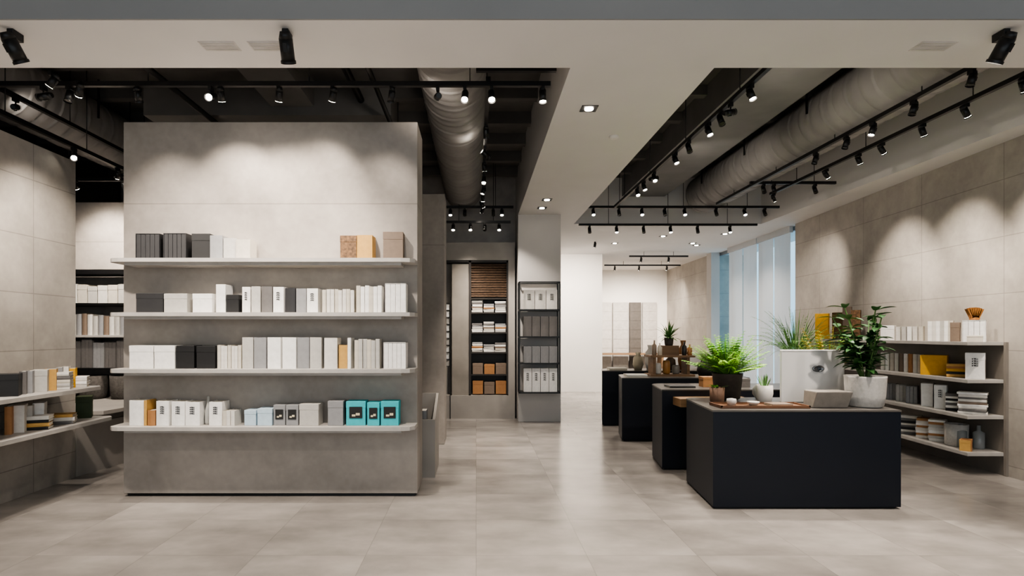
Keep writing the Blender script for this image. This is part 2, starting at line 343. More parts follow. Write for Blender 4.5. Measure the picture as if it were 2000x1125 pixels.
# ------------------------------------------------------------------ back cabinet wall
b=B(); y0=10.62; y1=10.95
b.box(-1.2,y0,2.86,.70,y1,3.18); b.box(-1.2,y0,0,.70,y1,.42); b.box(.58,y0,.42,.70,y1,2.86); b.box(-1.2,y0,.42,-.62,y1,2.86); b.box(-.62,y1-.05,.42,.58,y1,2.86)
cab=ob('wall_cabinet',b.mesh('cabinet_surround',M_conc),label='built-in cabinet with concrete surround and dark open shelves',cat='cabinet')
b=B(); b.box(-.44,y0+.03,.42,-.13,y0+.07,2.8,0,.004); ob('door',b.mesh('door',mat('#8a847c',.6,0,.16,3,.1)),parent=cab)
b=B(); b.box(-.13,y0+.01,.44,-.09,y1-.05,2.86); b.box(.55,y0+.01,.44,.58,y1-.05,2.86); b.box(-.62,y0+.01,2.82,.58,y1-.05,2.86); b.box(-.09,y1-.07,.44,.55,y1-.05,2.82)
ob('frame',b.mesh('frame',mat('#2d2926',.5)),parent=cab)
b=B()
for i in range(14): b.box(-.09,y0+.05+.012*(i%2),2.2+i*.0436,.55,y0+.09,2.2+i*.0436+.034,0,.004)
ob('woven_panel',b.mesh('woven_panel',mat('#54402f',.7,0,.5,22,.5,stretch=(1,1,3))),parent=cab)
CZ=[.44,.80,1.20,1.56,1.92]
for z in CZ[1:]+[2.18]:
    b=B(); b.box(-.09,y0+.03,z-.025,.55,y1-.07,z); ob('shelf',b.mesh('shelf',mat('#2d2926',.5)),parent=cab)
gc='stock on the cabinet shelves'
for zi in (2,3,4):
    for k in range(3):
        cs=[[W,OW,L,G,D],[OW,CR,TP,W,D],[L,W,LB,OW,G]][(k+zi)%3]
        stack(.02+k*.21,y0+.15,CZ[zi],(6 if zi!=2 else 5)-(k+zi)%2,cs,.2,.18,gc,0,'stacked on the cabinet shelf',.033)
for zi in (0,1):
    for k in range(3): item(.03+k*.21,y0+.15,CZ[zi],.19,(.2 if zi==1 else .24)-.02*(k%2),.18,TP if (k+zi)%2 else '#a5764a','box',gc,where='on the cabinet shelf')
b=B(); b.box(-.61,y0-.02,.0,-.60,y0,2.2); b.box(-.47,y0-.02,.0,-.46,y0,2.2)
for i in range(10): b.box(-.61,y0-.14,.95+i*.125,-.46,y0,.958+i*.125)
ob('brochure_rack',b.mesh('brochure_rack',M_black),label='slim black brochure rack on the cabinet surround',cat='rack')
for i in range(9): item(-.535,y0-.07,.958+i*.125,.10,.10,.1,W if i%3 else L,'box','brochure boxes',where='in the slim rack')
# ------------------------------------------------------------------ column display unit
b=B(); X0,X1,ya,yb=.725,1.43,9.98,10.29
for x in (X0,X1-.02):
    for y in (ya,yb-.02): b.box(x,y,.52,x+.02,y+.02,2.42)
for z in (.52,2.40):
    b.box(X0,ya,z,X1,ya+.02,z+.02); b.box(X0,yb-.02,z,X1,yb,z+.02); b.box(X0,ya,z,X0+.02,yb,z+.02); b.box(X1-.02,ya,z,X1,yb,z+.02)
cu=ob('display_rack',b.mesh('rack_frame',M_black),label='black metal framed display rack mounted on the column',cat='display rack')
DZ=[.545,1.04,1.49,1.95]
for z in DZ:
    b=B(); b.box(X0+.002,ya+.002,z-.025,X1-.002,yb-.002,z); ob('shelf',b.mesh('shelf',M_black),parent=cu)
for zi,n,col,h in ((0,4,W,.40),(1,4,G,.28),(2,4,D,.34),(3,3,OW,.33)):
    for k in range(n):
        w=.58/n; item(X0+.08+w*(k+.5),10.13,DZ[zi],w-.008,h,.2,col,'book','files on the column rack',mark='t' if zi in(0,3) else None,where='in the black column rack')
# ------------------------------------------------------------------ low display bin next to block
b=B(); A0,A1,C0,C1=-.98,-.44,6.3,6.95
b.hexa([(A0,C0,0),(A1,C0,0),(A1,C0+.03,0),(A0,C0+.03,0)],[(A0,C0,.62),(A1,C0,.62),(A1,C0+.03,.62),(A0,C0+.03,.62)])
b.hexa([(A0,C1-.03,0),(A1,C1-.03,0),(A1,C1,0),(A0,C1,0)],[(A0,C1-.03,.84),(A1,C1-.03,.84),(A1,C1,.84),(A0,C1,.84)])
for x in (A0,A1-.03): b.hexa([(x,C0+.03,0),(x+.03,C0+.03,0),(x+.03,C1-.03,0),(x,C1-.03,0)],[(x,C0+.03,.62),(x+.03,C0+.03,.62),(x+.03,C1-.03,.84),(x,C1-.03,.84)])
b.box(A0+.03,C0+.03,.3,A1-.03,C1-.03,.33)
ob('display_bin',b.mesh('display_bin',M_conc),label='low upright grey display bin beside the display wall',cat='bin')
for k in range(4): item(-.88+k*.1,6.6,.33,.06,.36,.2,[OW,L,W,G][k],'book','catalogues in the bin',where='in the low display bin')
# ------------------------------------------------------------------ counters
M_cnt=mat('#0f1520',.5,0,.06,4,name='dark_navy_laminate',spec=.35); M_top=mat('#55524f',.3,0,.1,6,name='dark_grey_stone_top')
def counter(d0,d1,xl,xr,h,lab,dr=False):
    n=5; xl2=xl+.09
    def poly(g):
        pts=[(xl-g,d0-g),(xr+g,d0-g),(xr+.12+g,d1+g)]
        for i in range(n+1):
            a=math.pi/2+ (math.pi/2)*i/n
            pts.append((xl2+.15+(.15+g)*math.cos(a), d1-.15+(.15+g)*math.sin(a)))
        return pts
    b=B(); b.prism(poly(0),.02,h-.015,0); b.prism(poly(-.03),0,.02,1)
    c=ob('counter',b.mesh('counter_body',[M_cnt,M_black]),label=lab,cat='counter')
    b=B(); b.prism(poly(.003),h-.015,h); ob('worktop',b.mesh('worktop',M_top),parent=c)
    if dr:
        b=B(); b.box(xl+.12,d0-.25,h-.17,xl+.9,d0-.001,h-.08,0,.004); ob('drawer',b.mesh('drawer',mat('#9a7a58',.5,0,.15,8,stretch=(.2,1,3),name='oak')),parent=c)
    return c
counter(5.17,6.2,2.08,3.73,.87,'angular matte black service counter carrying potted plants')
counter(6.65,7.45,2.10,3.95,.91,'black counter with a pale oak drawer under the top',True)
counter(8.4,9.1,2.08,3.9,.91,'black counter with rounded corner and dark top')
counter(9.8,10.4,2.1,3.9,.92,'small black counter at the end of the row')
M_cer=mat('#b9b6b1',.6,0,.1,40,.25,name='speckled_ceramic')
def leafmat(h): return mat(h,.5,0,.35,20,.1,name='leaf_'+h.strip('#'))
def potted(name,loc,prof,potm,lab,leafb,lm,leafname='leaves'):
    b=B(); b.lathe(prof); o=ob(name,b.mesh('pot',potm),loc,label=lab,cat='potted plant')
    r=prof[-1][0]; top=max(p[1] for p in prof)
    s=B(); s.lathe([(r*.97,top-.03),(r*.5,top-.022),(.002,top-.02)],seg=20); ob('soil',s.mesh('soil',mat('#2b2019',.95,0,.3,60,.6)),parent=o)
    ob(leafname,leafb.mesh(leafname,lm,norm=False),parent=o); return o
def blade(b,p,dirv,LL,w,curl,n=6,mi=0,fold=0):
    d=Vector(dirv).normalized(); side=d.cross(Vector((0,0,1))); 
    if side.length<.05: side=Vector((1,0,0))
    side.normalize(); pos=Vector(p); prev=None
    for i in range(n+1):
        t=i/n; ww=w*math.sin(math.pi*min(1,.12+.88*t))**.8 if t<1 else 0.0005
        a=b.bm.verts.new(pos+side*ww/2); c=b.bm.verts.new(pos-side*ww/2)
        m_=b.bm.verts.new(pos+Vector((0,0,-fold*ww)))
        if prev:
            for q in ((prev[0],a,m_,prev[2]),(prev[2],m_,c,prev[1])):
                f=b.bm.faces.new(q); f.smooth=True; f.material_index=mi
        prev=(a,c,m_)
        d=(d+Vector((0,0,-curl/n))).normalized(); pos=pos+d*LL/n
def fern(top,R0,nf,rr,droop=.9,e0=.25,leaf=.085,lw=.028):
    b=B()
    for k in range(nf):
        az=rr.uniform(0,2*math.pi); el=rr.uniform(e0,1.5)
        d=Vector((math.cos(az)*math.cos(el),math.sin(az)*math.cos(el),math.sin(el))); LL=R0*rr.uniform(.65,1.1)
        pos=Vector((math.cos(az)*.03,math.sin(az)*.03,top)); n=14
        for i in range(n):
            nd=(d+Vector((0,0,-droop/n*(.5+i/n)))).normalized(); np=pos+nd*LL/n
            b.cyl(pos,np,.0018,.0015,5,cap=False)
            s=nd.cross(Vector((0,0,1))).normalized(); ll=leaf*math.sin(math.pi*(.15+.8*i/n))
            for sg in (-1,1):
                blade(b,np,(s*sg+nd*.45+Vector((0,0,.1))),ll,lw,.5,3,mi=k%2)
            pos=np; d=nd
    return b
rr=random.Random(3)
potted('potted_fern',(2.55,5.98,.87),[(.09,0),(.12,.02),(.145,.26),(.15,.27),(.135,.27),(.12,.23)],mat('#3a322c',.6,0,.15,30,.2),'bright green fern in a dark brown pot on the counter',fern(.25,.42,120,rr,.35,.35,.075,.034),[leafmat('#aee052'),leafmat('#82c23c')],'fronds')
b=B(); 
for k in range(14): 
    a=rr.uniform(0,6.28); blade(b,(.0,0,.12),(math.cos(a),math.sin(a),1.2),.13,.02,1)
potted('potted_plant',(2.34,5.72,.87),[(.05,0),(.065,.01),(.07,.15),(.06,.15),(.058,.12)],mat('#6e5443',.7,0,.15,30,.2),'small green plant in a brown clay pot',b,leafmat('#4c7a2a'))
b=B()
for k in range(16):
    a=rr.uniform(0,6.28); blade(b,(.02*math.cos(a),.02*math.sin(a),.14),(math.cos(a)*.5,math.sin(a)*.5,1.3),rr.uniform(.08,.16),.018,.3,fold=.3)
potted('potted_succulent',(2.80,5.72,.87),[(.04,0),(.06,.01),(.078,.09),(.075,.17),(.062,.17),(.06,.13)],mat('#dcd8d2',.4,0,.03,20),'small spiky succulent in a white ceramic pot',b,leafmat('#5c8a4a'))
b=fern(.36,.62,56,rr,1.1,.6,.08,.009)
for k in range(180):
    a=rr.uniform(0,6.28); el=rr.uniform(.6,1.5); blade(b,(.08*math.cos(a),.08*math.sin(a),.36),(math.cos(a)*math.cos(el),math.sin(a)*math.cos(el),math.sin(el)),rr.uniform(.3,.62),.008,rr.uniform(.4,1.8),7,mi=k%2)
potted('potted_grass',(3.80,7.0,.91),[(.1,0),(.13,.02),(.15,.38),(.155,.4),(.14,.4),(.135,.36)],mat('#8a8680',.7,0,.1,30,.2),'feathery green grass plant in a grey planter',b,[leafmat('#7ba65a'),leafmat('#557f43')],'grass_blades')
b=fern(.2,.54,34,rr,.4,1.0,.075,.04)
potted('potted_plant',(3.62,6.03,.87),[(.06,0),(.075,.01),(.085,.2),(.075,.2),(.07,.17)],mat('#8a8680',.7,0,.1,30,.2),'leafy plant with yellow-green foliage in a grey pot',b,[leafmat('#c2ad3c'),leafmat('#5f8f3a')])
b=B()
for k in range(19):
    a=rr.uniform(0,6.28); lean=rr.uniform(.05,.4); p=Vector((.03*math.cos(a),.03*math.sin(a),.25)); d=Vector((math.cos(a)*lean,math.sin(a)*lean,1)).normalized(); LL=rr.uniform(.2,.68); n=6
    for i in range(n):
        nd=(d+Vector((math.cos(a)*.03,math.sin(a)*.03,0))).normalized(); np=p+nd*LL/n; b.cyl(p,np,.006,.005,6,cap=False,mi=1)
        if i>=1:
            for q in range(2):
                az=rr.uniform(0,6.28); blade(b,np,(math.cos(az),math.sin(az),rr.uniform(.2,1.1)),rr.uniform(.11,.19),rr.uniform(.05,.075),rr.uniform(.6,1.6),6,fold=.18)
        p=np; d=nd
potted('potted_plant',(3.58,5.42,.87),[(.12,0),(.145,.015),(.16,.1),(.17,.27),(.172,.285),(.155,.285),(.15,.25)],M_cer,'dark glossy broad-leaved plant in a large speckled pale pot',b,[leafmat('#2c5427'),leafmat('#4c7035')])
wm=mat('#d0cfcd',.35,0,.02,5,name='white_gloss_plastic')
b=B(); b.box(2.98,5.75,0,3.60,5.785,.515,0,.008)
t=ob('white_monitor',b.mesh('monitor_body',wm),(0,0,.87),label='back of a large white monitor with an oval chrome emblem',cat='monitor')
b=B(); b.lathe([(.062,0),(.062,.006),(.052,.010),(.045,.010),(.04,.004),(.001,.004)],seg=32)
e=ob('oval_emblem',b.mesh('oval_emblem',mat('#7d7f82',.3,.8,.05,8,name='chrome')),(3.34,5.750,.33),parent=t); e.rotation_euler=(math.radians(90),0,0); e.scale=(.95,.55,1)
b=B(); b.lathe([(.036,0),(.024,.009),(.001,.012)],seg=20); e=ob('emblem_stone',b.mesh('emblem_stone',mat('#3b444c',.25)),(3.35,5.748,.33),parent=t); e.rotation_euler=(math.radians(90),0,0); e.scale=(.6,.45,1)
b=B(); b.box(2.99,5.747,.497,3.59,5.752,.500); ob('seam',b.mesh('seam',mat('#8c8b89',.5)),parent=t)
b=B(); b.hexa([(3.04,5.32,0),(3.36,5.32,0),(3.36,5.48,0),(3.04,5.48,0)],[(3.06,5.28,.15),(3.385,5.28,.15),(3.385,5.50,.15),(3.06,5.50,.15)]); bmesh.ops.bevel(b.bm,geom=list(b.bm.edges),offset=.008,segments=2,affect='EDGES',profile=.5)
ob('stone_box',b.mesh('stone_box',mat('#79736c',.6,0,.1,20,.15)),(0,0,.87),label='grey beige stoneware box beside the pot',cat='container')
b=B(); b.box(2.2,5.28,0,3.0,5.56,.012,0,.004); b.box(2.2,5.28,.012,3.0,5.292,.026); b.box(2.2,5.548,.012,3.0,5.56,.026); b.box(2.2,5.28,.012,2.212,5.56,.026); b.box(2.988,5.28,.012,3.0,5.56,.026)
ob('wooden_tray',b.mesh('wooden_tray',mat('#6b4a33',.5,0,.2,8,stretch=(.3,3,1))),(0,0,.87),label='long brown wooden tray on the counter top',cat='tray')
b=B(); b.lathe([(.03,0),(.045,.03),(.04,.06),(.01,.065)]); ob('ceramic_jar',b.mesh('ceramic_jar',M_cer),(2.35,5.42,.883),label='small pale ceramic jar on the wooden tray',cat='jar')
b=B(); b.lathe([(.03,0),(.05,.02),(.055,.035),(.05,.035),(.03,.012)]); ob('small_bowl',b.mesh('small_bowl',M_cer),(2.55,5.42,.883),label='small pale bowl on the wooden tray',cat='bowl')
item(2.78,5.42,.883,.02,.2,.14,TP,'book','notebook on the tray',rz=.1,where='on the wooden tray',flat=True)
b=B(); b.lathe([(.05,0),(.085,.05),(.085,.1),(.05,.15),(.03,.155)]); ob('round_vase',b.mesh('round_vase',wm),(2.93,6.05,.87),label='round white glossy vase on the counter',cat='vase')
M_wood=mat('#7d6248',.5,0,.2,8,name='warm_wood',stretch=(.3,1,3))
b=B(); b.box(2.55,8.6,0,3.2,8.95,.03); b.box(2.6,8.65,.03,2.64,8.9,.28); b.box(3.1,8.65,.03,3.14,8.9,.28); b.box(2.55,8.6,.28,3.2,8.95,.31); b.box(2.75,8.7,.31,3.0,8.9,.45)
ob('riser_stand',b.mesh('riser_stand',M_wood),(0,0,.91),label='two-tier wooden riser on the black counter',cat='stand')
b=B()
for k in range(70):
    a=rr.uniform(0,6.28); el=rr.uniform(.3,1.4); blade(b,(0,0,.1),(math.cos(a)*math.cos(el),math.sin(a)*math.cos(el),math.sin(el)),rr.uniform(.12,.32),.024,rr.uniform(.5,1.2),5)
potted('potted_plant',(2.88,8.8,1.36),[(.05,0),(.06,.01),(.07,.12),(.06,.12),(.055,.1)],mat('#4a443e',.6),'small spiky green plant on the wooden riser',b,leafmat('#4f7a3a'))
for x,h,c in ((2.62,.22,'#8a7a6a'),(2.70,.18,'#c8c0b0'),(3.06,.2,'#2a2a2a'),(3.14,.16,'#a5764a')):
    b=B(); b.lathe([(.03,0),(.035,.01),(.035,h*.65),(.012,h*.78),(.012,h),(.003,h)],seg=16)
    ob('bottle',b.mesh('bottle',mat(c,.25)),(x,8.66,1.22),label='small %s bottle on the wooden riser'%{'#8a7a6a':'taupe','#c8c0b0':'cream','#2a2a2a':'black','#a5764a':'tan'}[c],cat='bottle',group='bottles on the riser')
for x,h,c,l in ((2.70,.16,'#d9d5ce','white'),(2.83,.2,'#b0824a','amber'),(2.97,.13,'#8a8680','grey')):
    b=B(); b.lathe([(.04,0),(.055,.02),(.055,h*.8),(.045,h),(.03,h)],seg=18); ob('jar',b.mesh('jar',mat(c,.4)),(x,8.76,.94),label=l+' ceramic jar under the wooden riser shelf',cat='jar',group='jars in the riser')
b=B(); b.lathe([(.14,0),(.17,.08),(.15,.2),(.13,.2),(.14,.08),(.1,.02)],seg=20)
for s_ in (-1,1):
    for i in range(8):
        a0=math.pi*i/8;a1=math.pi*(i+1)/8; b.cyl((.1*math.cos(a0),.05*s_,.18+.12*math.sin(a0)),(.1*math.cos(a1),.05*s_,.18+.12*math.sin(a1)),.007,seg=6)
ob('handbag',b.mesh('handbag',mat('#1d1a18',.6,0,.2,30,.4)),(3.42,8.65,.91),label='dark soft bag with two handles on the counter',cat='bag')
item(2.35,8.7,.91,.03,.3,.22,OW,'book','notebooks on the counters',where='on the black counter',flat=True)
item(2.4,10.05,.92,.04,.3,.22,CR,'book','notebooks on the counters',where='on the end counter',flat=True)
item(2.4,6.95,.91,.02,.3,.22,K,'book','notebooks on the counters',where='on the counter',flat=True)
for k,(x,h,c) in enumerate(((2.75,.12,LB),(2.95,.16,OW),(3.15,.1,D))): item(x,7.0,.91,.16,h,.14,c,'box','boxes on the counter',where='on the black counter')
for x,y,z,h,c,l in ((2.75,10.0,.92,.3,'#b0a690','beige'),(3.0,10.15,.92,.42,'#d9d5ce','white'),(3.3,10.0,.92,.25,'#4a3a2c','brown'),(3.55,10.1,.92,.5,'#a5764a','tan')):
    b=B(); b.lathe([(.06,0),(.09,h*.3),(.08,h*.7),(.035,h*.85),(.05,h),(.04,h),(.025,h*.85)]); ob('vase',b.mesh('vase',mat(c,.5)),(x,y,z),label=l+' ceramic vase on the end counter',cat='vase',group='vases on the end counter')
# ------------------------------------------------------------------ right wall shelving
RZ=[.25,.65,1.04,1.45]
for z in RZ:
    b=B(); b.prism([(wx(6.37)-.42,6.37),(wx(6.37)+.01,6.37),(wx(10.4)+.01,10.4),(wx(10.4)-.42,10.4)],z-.035,z)
    ob('wall_shelf',b.mesh('wall_shelf',M_shelf),label='deep pale shelf on the concrete wall holding stationery',cat='shelf',group='stationery wall shelves')
b=B(); b.prism([(wx(6.37)-.03,6.34),(wx(6.37)+.01,6.34),(wx(6.37)+.01,6.37),(wx(6.37)-.03,6.37)],.0,1.45)
b.prism([(wx(6.37)-.012,6.37),(wx(6.37)+.01,6.37),(wx(10.4)+.01,10.4),(wx(10.4)-.012,10.4)],.0,1.41)
ob('shelf_back_panel',b.mesh('shelf_back_panel',mat('#7a746d',.6,0,.1,4,.1)),label='dark grey backing panel behind the wall shelves',cat='panel')
gr='stationery on the wall shelves'
def rpos(px,off=.22):
    d=6.5
    for _ in range(6): d=(wx(d)-off)*1150/(px-930)
    return wx(d)-off,d
def rit(zi,px,w,h,dd,col,st='box',mk=None,rz=-.75,off=.22,top=0):
    x,d=rpos(px,off); return item(x,max(d,6.5),RZ[zi]+top,w,h,dd,col,st,gr,rz=rz,mark=mk,where='on the wall shelf')
rit(3,1903,.20,.24,.16,W,'slip'); rit(3,1866,.09,.22,.14,TP); 
for k in range(6): rit(3,1818+k*8,.045,.24,.16,[W,OW,W,L,W,CR][k],'book')
for k in range(5): rit(3,1756+k*11,.05,.18,.16,[OW,L,W,OW,CR][k],'book')
rit(3,1735,.16,.2,.16,W,'box'); rit(3,1672,.12,.44,.08,'#6b4f33'); rit(3,1655,.12,.5,.06,TP,'box'); rit(3,1636,.14,.42,.08,'#6b4f33','box'); rit(3,1606,.2,.42,.08,YE,'box'); rit(3,1940,.14,.07,.1,CR,'box')
x,d=rpos(1903); d=max(d,6.5); b=B(); b.lathe([(.045,0),(.05,.02),(.02,.03)],seg=14)
for i in range(7):
    a=(i-3)*.3; b.hexa([(-.03+i*.01-.012,-.02,.02),(-.03+i*.01+.012,-.02,.02),(-.03+i*.01+.012,.02,.02),(-.03+i*.01-.012,.02,.02)],[(math.sin(a)*.1-.016,-.02,.09+.05*math.cos(a)),(math.sin(a)*.1+.016,-.02,.09+.05*math.cos(a)),(math.sin(a)*.1+.016,.02,.09+.05*math.cos(a)),(math.sin(a)*.1-.016,.02,.09+.05*math.cos(a))])
ob('carved_ornament',b.mesh('carved_ornament',mat('#96622a',.6,0,.2,20,.3)),(x,d,RZ[3]+.241),label='rust-brown fan-shaped carved ornament on a white slipcase',cat='ornament')
for k in range(9): rit(2,1726+k*9,.045,.24,.16,[OW,W,CR,OW,TP,W,LB,OW,L][k],'book')
rit(2,1825,.26,.24,.18,YE,'box'); rit(2,1905,.17,.29,.14,W,'box','t')
x,d=rpos(1868); stack(x,d,RZ[2],5,['#c49a56',K,YE,LB],.18,.12,gr,-.75,'stacked on the wall shelf',.03)
for k in range(3): rit(1,1742+k*20,.12,.22,.16,[G,L,G][k],'slip')
rit(1,1812,.12,.28,.18,W,'box'); rit(1,1838,.12,.28,.18,W,'box','t')
x,d=rpos(1864); stack(x,d,RZ[1],7,[K,W,D,W],.16,.15,gr,-.75,'stacked on the wall shelf',.028)
x,d=rpos(1905); stack(x,max(d,6.55),RZ[1],9,[OW,D,OW,W,TP],.26,.17,gr,-.75,'stacked on the wall shelf',.027)
x,d=rpos(1780); stack(x,d,RZ[0],8,[D,OW,K],.22,.18,gr,-.75,'stacked on the bottom wall shelf',.03)
x,d=rpos(1808); stack(x,d,RZ[0],8,[OW,LB,W],.18,.18,gr,-.75,'stacked on the bottom wall shelf',.03)
x,d=rpos(1832); stack(x,d,RZ[0],8,[OW,L,LB,W],.18,.18,gr,-.75,'stacked on the bottom wall shelf',.03)
x,d=rpos(1868); b=B(); b.lathe([(.1,0),(.11,.01),(.115,.25),(.105,.25),(.1,.03)]); ob('ceramic_planter',b.mesh('ceramic_planter',M_cer),(x,d,RZ[0]),label='speckled pale cylindrical planter on the bottom wall shelf',cat='planter')
rit(0,1888,.1,.13,.1,LB,'box',off=.33); rit(0,1918,.1,.12,.1,'#c49a56','box',off=.33)
b=B(); b.lathe([(.05,0),(.055,.01),(.055,.18),(.02,.2),(.02,.26),(.005,.26)]); 
bt=b.mesh('bottle',mat('#8c8f90',.2)); 
for i in range(2): ob('bottle',bt,(wx(6.6)-.1-.12*i,6.62+.1*i,RZ[0]),label='grey glass bottle on the bottom wall shelf',cat='bottle',group='bottles on the wall shelf')
# ------------------------------------------------------------------ far room furnishings
for i,(xa,wd,c) in enumerate(((3.95,.5,'#b5b1ac'),(4.5,.5,'#aaa6a1'),(5.05,.38,'#4f4a45'),(5.48,.45,'#a8a39d'))):
    b=B(); b.box(xa,19.36,0,xa+wd,19.44,2.55,0,.005); 
    for k in range(6): b.box(xa+.02,19.35,.75+k*.3,xa+wd-.02,19.36,.754+k*.3)
    ob('sample_panel',b.mesh('sample_panel',mat(c,.7,0,.1,12,.2)),label='tall textured sample panel standing by the far wall',cat='panel',group='sample panels')
b=B(); b.box(3.85,18.65,.85,6.0,19.25,.9)
for x in (3.9,5.9): b.box(x,18.7,0,x+.06,19.2,.85)
ob('side_table',b.mesh('side_table',M_wood),label='long wooden side table by the far wall',cat='table')
b=B(); b.box(5.35,15.9,0,6.1,16.5,1.0,0,.01); ob('display_plinth',b.mesh('display_plinth',M_conc),label='concrete plinth by the far window',cat='plinth')
# ------------------------------------------------------------------ ducts
def duct(X,Z,Rr,y0,y1,lab):
    b=B(); n=int((y1-y0)/.035); seg=32; prev=None
    for i in range(n+1):
        y=y0+(y1-y0)*i/n; r=Rr+(.014 if i%4==0 else 0)
        ring=[b.bm.verts.new((X+r*math.cos(2*math.pi*k/seg)*(1+.008*math.sin(k*3+i*.4)),y+.03*math.sin(2*math.pi*k/seg+i),Z+r*math.sin(2*math.pi*k/seg))) for k in range(seg)]
        if prev:
            for k in range(seg):
                f=b.bm.faces.new((prev[k],prev[(k+1)%seg],ring[(k+1)%seg],ring[k])); f.smooth=True
        else: b.bm.faces.new(ring[::-1])
        prev=ring
    b.bm.faces.new(prev)
    o=ob('ventilation_duct',b.mesh('ventilation_duct',M_duct),label=lab,cat='duct')
    y=y0+.6
    while y<y1:
        for s_ in(-1,1):
            h=B(); h.box(X+s_*(Rr+.02)-.008,y,Z,X+s_*(Rr+.02)+.008,y+.02,ZS); ob('hanger_strap',h.mesh('hanger_strap',M_black),parent=o)
        y+=1.6
duct(-.23,4.10,.32,4.65,10.6,'grey wrapped round air duct below the dark slab')
duct(4.2,4.10,.33,4.65,10.9,'grey wrapped round air duct in the ceiling recess')
duct(-4.75,4.05,.33,4.65,10.5,'grey wrapped round air duct above the wall')
b=B(); b.box(2.75,4.62,4.12,3.55,11.1,ZS); ob('rectangular_duct',b.mesh('rectangular_duct',mat('#747372',.6,.1,.1,3,name='mid_grey_duct')),label='flat grey rectangular air duct under the slab',cat='duct')
b=B(); b.box(-3.9,6.9,4.1,-1.0,7.5,ZS); b.box(-2.4,4.7,4.2,-1.9,10.8,ZS); ob('rectangular_duct',b.mesh('rectangular_duct',mat('#7a7876',.6,.1,.1,3,name='dark_duct')),label='dark grey rectangular duct crossing the open ceiling',cat='duct')
for (p,q,r) in (((-1.35,4.65,4.28),(-1.35,10.9,4.28),.04),((-3.1,4.65,4.05),(-3.1,10.9,4.05),.03),((-1.0,4.65,4.0),(-1.0,10.9,4.0),.025),((2.15,4.65,4.2),(2.15,11.1,4.2),.03)):
    b=B(); b.cyl(p,q,r,seg=12)
    for yy in (5.5,7.5,9.5): b.box(p[0]-.006,yy,p[2],p[0]+.006,yy+.02,ZS)
    ob('ceiling_pipe',b.mesh('ceiling_pipe',M_black),label='dark service pipe running under the slab',cat='pipe',group='service pipes')
# ------------------------------------------------------------------ tracks and spots
def track(p,q,lab='black lighting track hung from the slab',top=ZS):
    b=B(); p=Vector(p); q=Vector(q); alongx=abs(q.x-p.x)>abs(q.y-p.y)
    if alongx: b.box(min(p.x,q.x),p.y-.02,p.z-.02,max(p.x,q.x),p.y+.02,p.z+.02)
    else: b.box(p.x-.02,min(p.y,q.y),p.z-.02,p.x+.02,max(p.y,q.y),p.z+.02)
    LL=(q-p).length; n=max(2,int(LL/1.6)+1)
    if top:
        for i in range(n):
            c=p+(q-p)*((i+.5)/n); b.cyl((c.x,c.y,c.z+.02),(c.x,c.y,top),.005,seg=6)
    return ob('lighting_track',b.mesh('lighting_track',M_black),label=lab,cat='lighting track',group='lighting tracks')
b=B(); b.box(-.02,-.045,-.05,.02,.045,0,0,.003); b.cyl((0,0,-.05),(0,0,-.085),.011,seg=10); MA=b.mesh('track_adapter',M_black)
b=B(); b.cyl((0,0,.07),(0,0,-.055),.042,.042,20,cap=True); b.cyl((0,0,.07),(0,0,.11),.042,.03,20); b.cyl((0,0,-.055),(0,0,-.072),.047,.047,20,cap=False); b.box(-.012,-.05,.0,.012,-.04,.05); MH=b.mesh('lamp_head',M_black)
b=B(); b.cyl((0,0,-.060),(0,0,-.056),.038,seg=20); ML=b.mesh('lens',M_lens)
b=B(); b.cyl((0,0,-.060),(0,0,-.056),.038,seg=20); MLo=b.mesh('lens',M_lensoff)
WARM=(1,.888,.775)
KE=2.4
def tl(x,y,z,aim,W_=0,ang=50,lit=True,sc=.7,color=WARM,lab='black cylindrical track spotlight'):
    o=ob('track_spotlight',MA,(x,y,z),label=lab+(' glowing warm white' if lit else ' turned away'),cat='spotlight',group='ceiling spotlights')
    o.scale=(sc,sc,sc)
    v=(Vector(aim)-Vector((x,y,z-.12*sc))).normalized()
    rot=(-v).to_track_quat('Z','Y')
    h=ob('lamp_head',MH,(0,0,-.12),parent=o); h.rotation_mode='QUATERNION'; h.rotation_quaternion=rot
    l=ob('lens',ML if lit else MLo,(0,0,0),parent=h)
    if W_:
        La=bpy.data.lights.new('spot_beam','SPOT'); La.energy=W_*KE; La.spot_size=math.radians(ang); La.spot_blend=1; La.color=color; La.shadow_soft_size=.05
        lo=bpy.data.objects.new('spot_beam',La); COL.objects.link(lo); lo.parent=h; lo.location=(0,0,-.09)
    return o
track((-6.2,5.0,3.66),(.63,5.0,3.66)); track((.0,4.85,3.72),(.66,4.85,3.72))
def fx(px): return (px-930)/230
for px,aim,w in ((85,(-5.5,5.1,3.3),0),(135,(-3.7,4.2,.6),60),(270,(-2.85,5.6,2.2),15),(412,(-2.3,4.0,3.0),0),(432,(-2.25,5.6,2.6),34),(545,(-1.95,5.6,2.5),24),(650,(-1.6,5.6,2.6),28),(765,(-1.0,5.6,2.2),15),(855,(-.6,6.6,4.0),5),(908,(-.2,3.6,1.5),60),(960,(.2,4.0,2.0),80),(1060,(.6,4.5,0),60)):
    tl(fx(px),5.0,3.64,aim,w,88 if w<50 else 70,lit=px not in (85,135,270,765,855))
track((.105,5.1,3.75),(.105,10.3,3.75))
for d,a,w in ((6.2,(.2,7.4,0),140),(6.9,(-.6,6.6,4.1),2),(7.5,(.4,8.6,0),140),(8.1,(0,6.3,0),0),(8.7,(-.5,8.5,1.5),0),(9.2,(.2,10.6,1.7),100),(9.7,(1.1,10.3,1.9),75),(10.1,(-.4,10.6,1.6),60)):
    tl(.105,d,3.73,a,w,50)
track((-.6,10.3,3.75),(.65,10.3,3.75)); track((-.6,10.25,3.48),(.6,10.25,3.48))
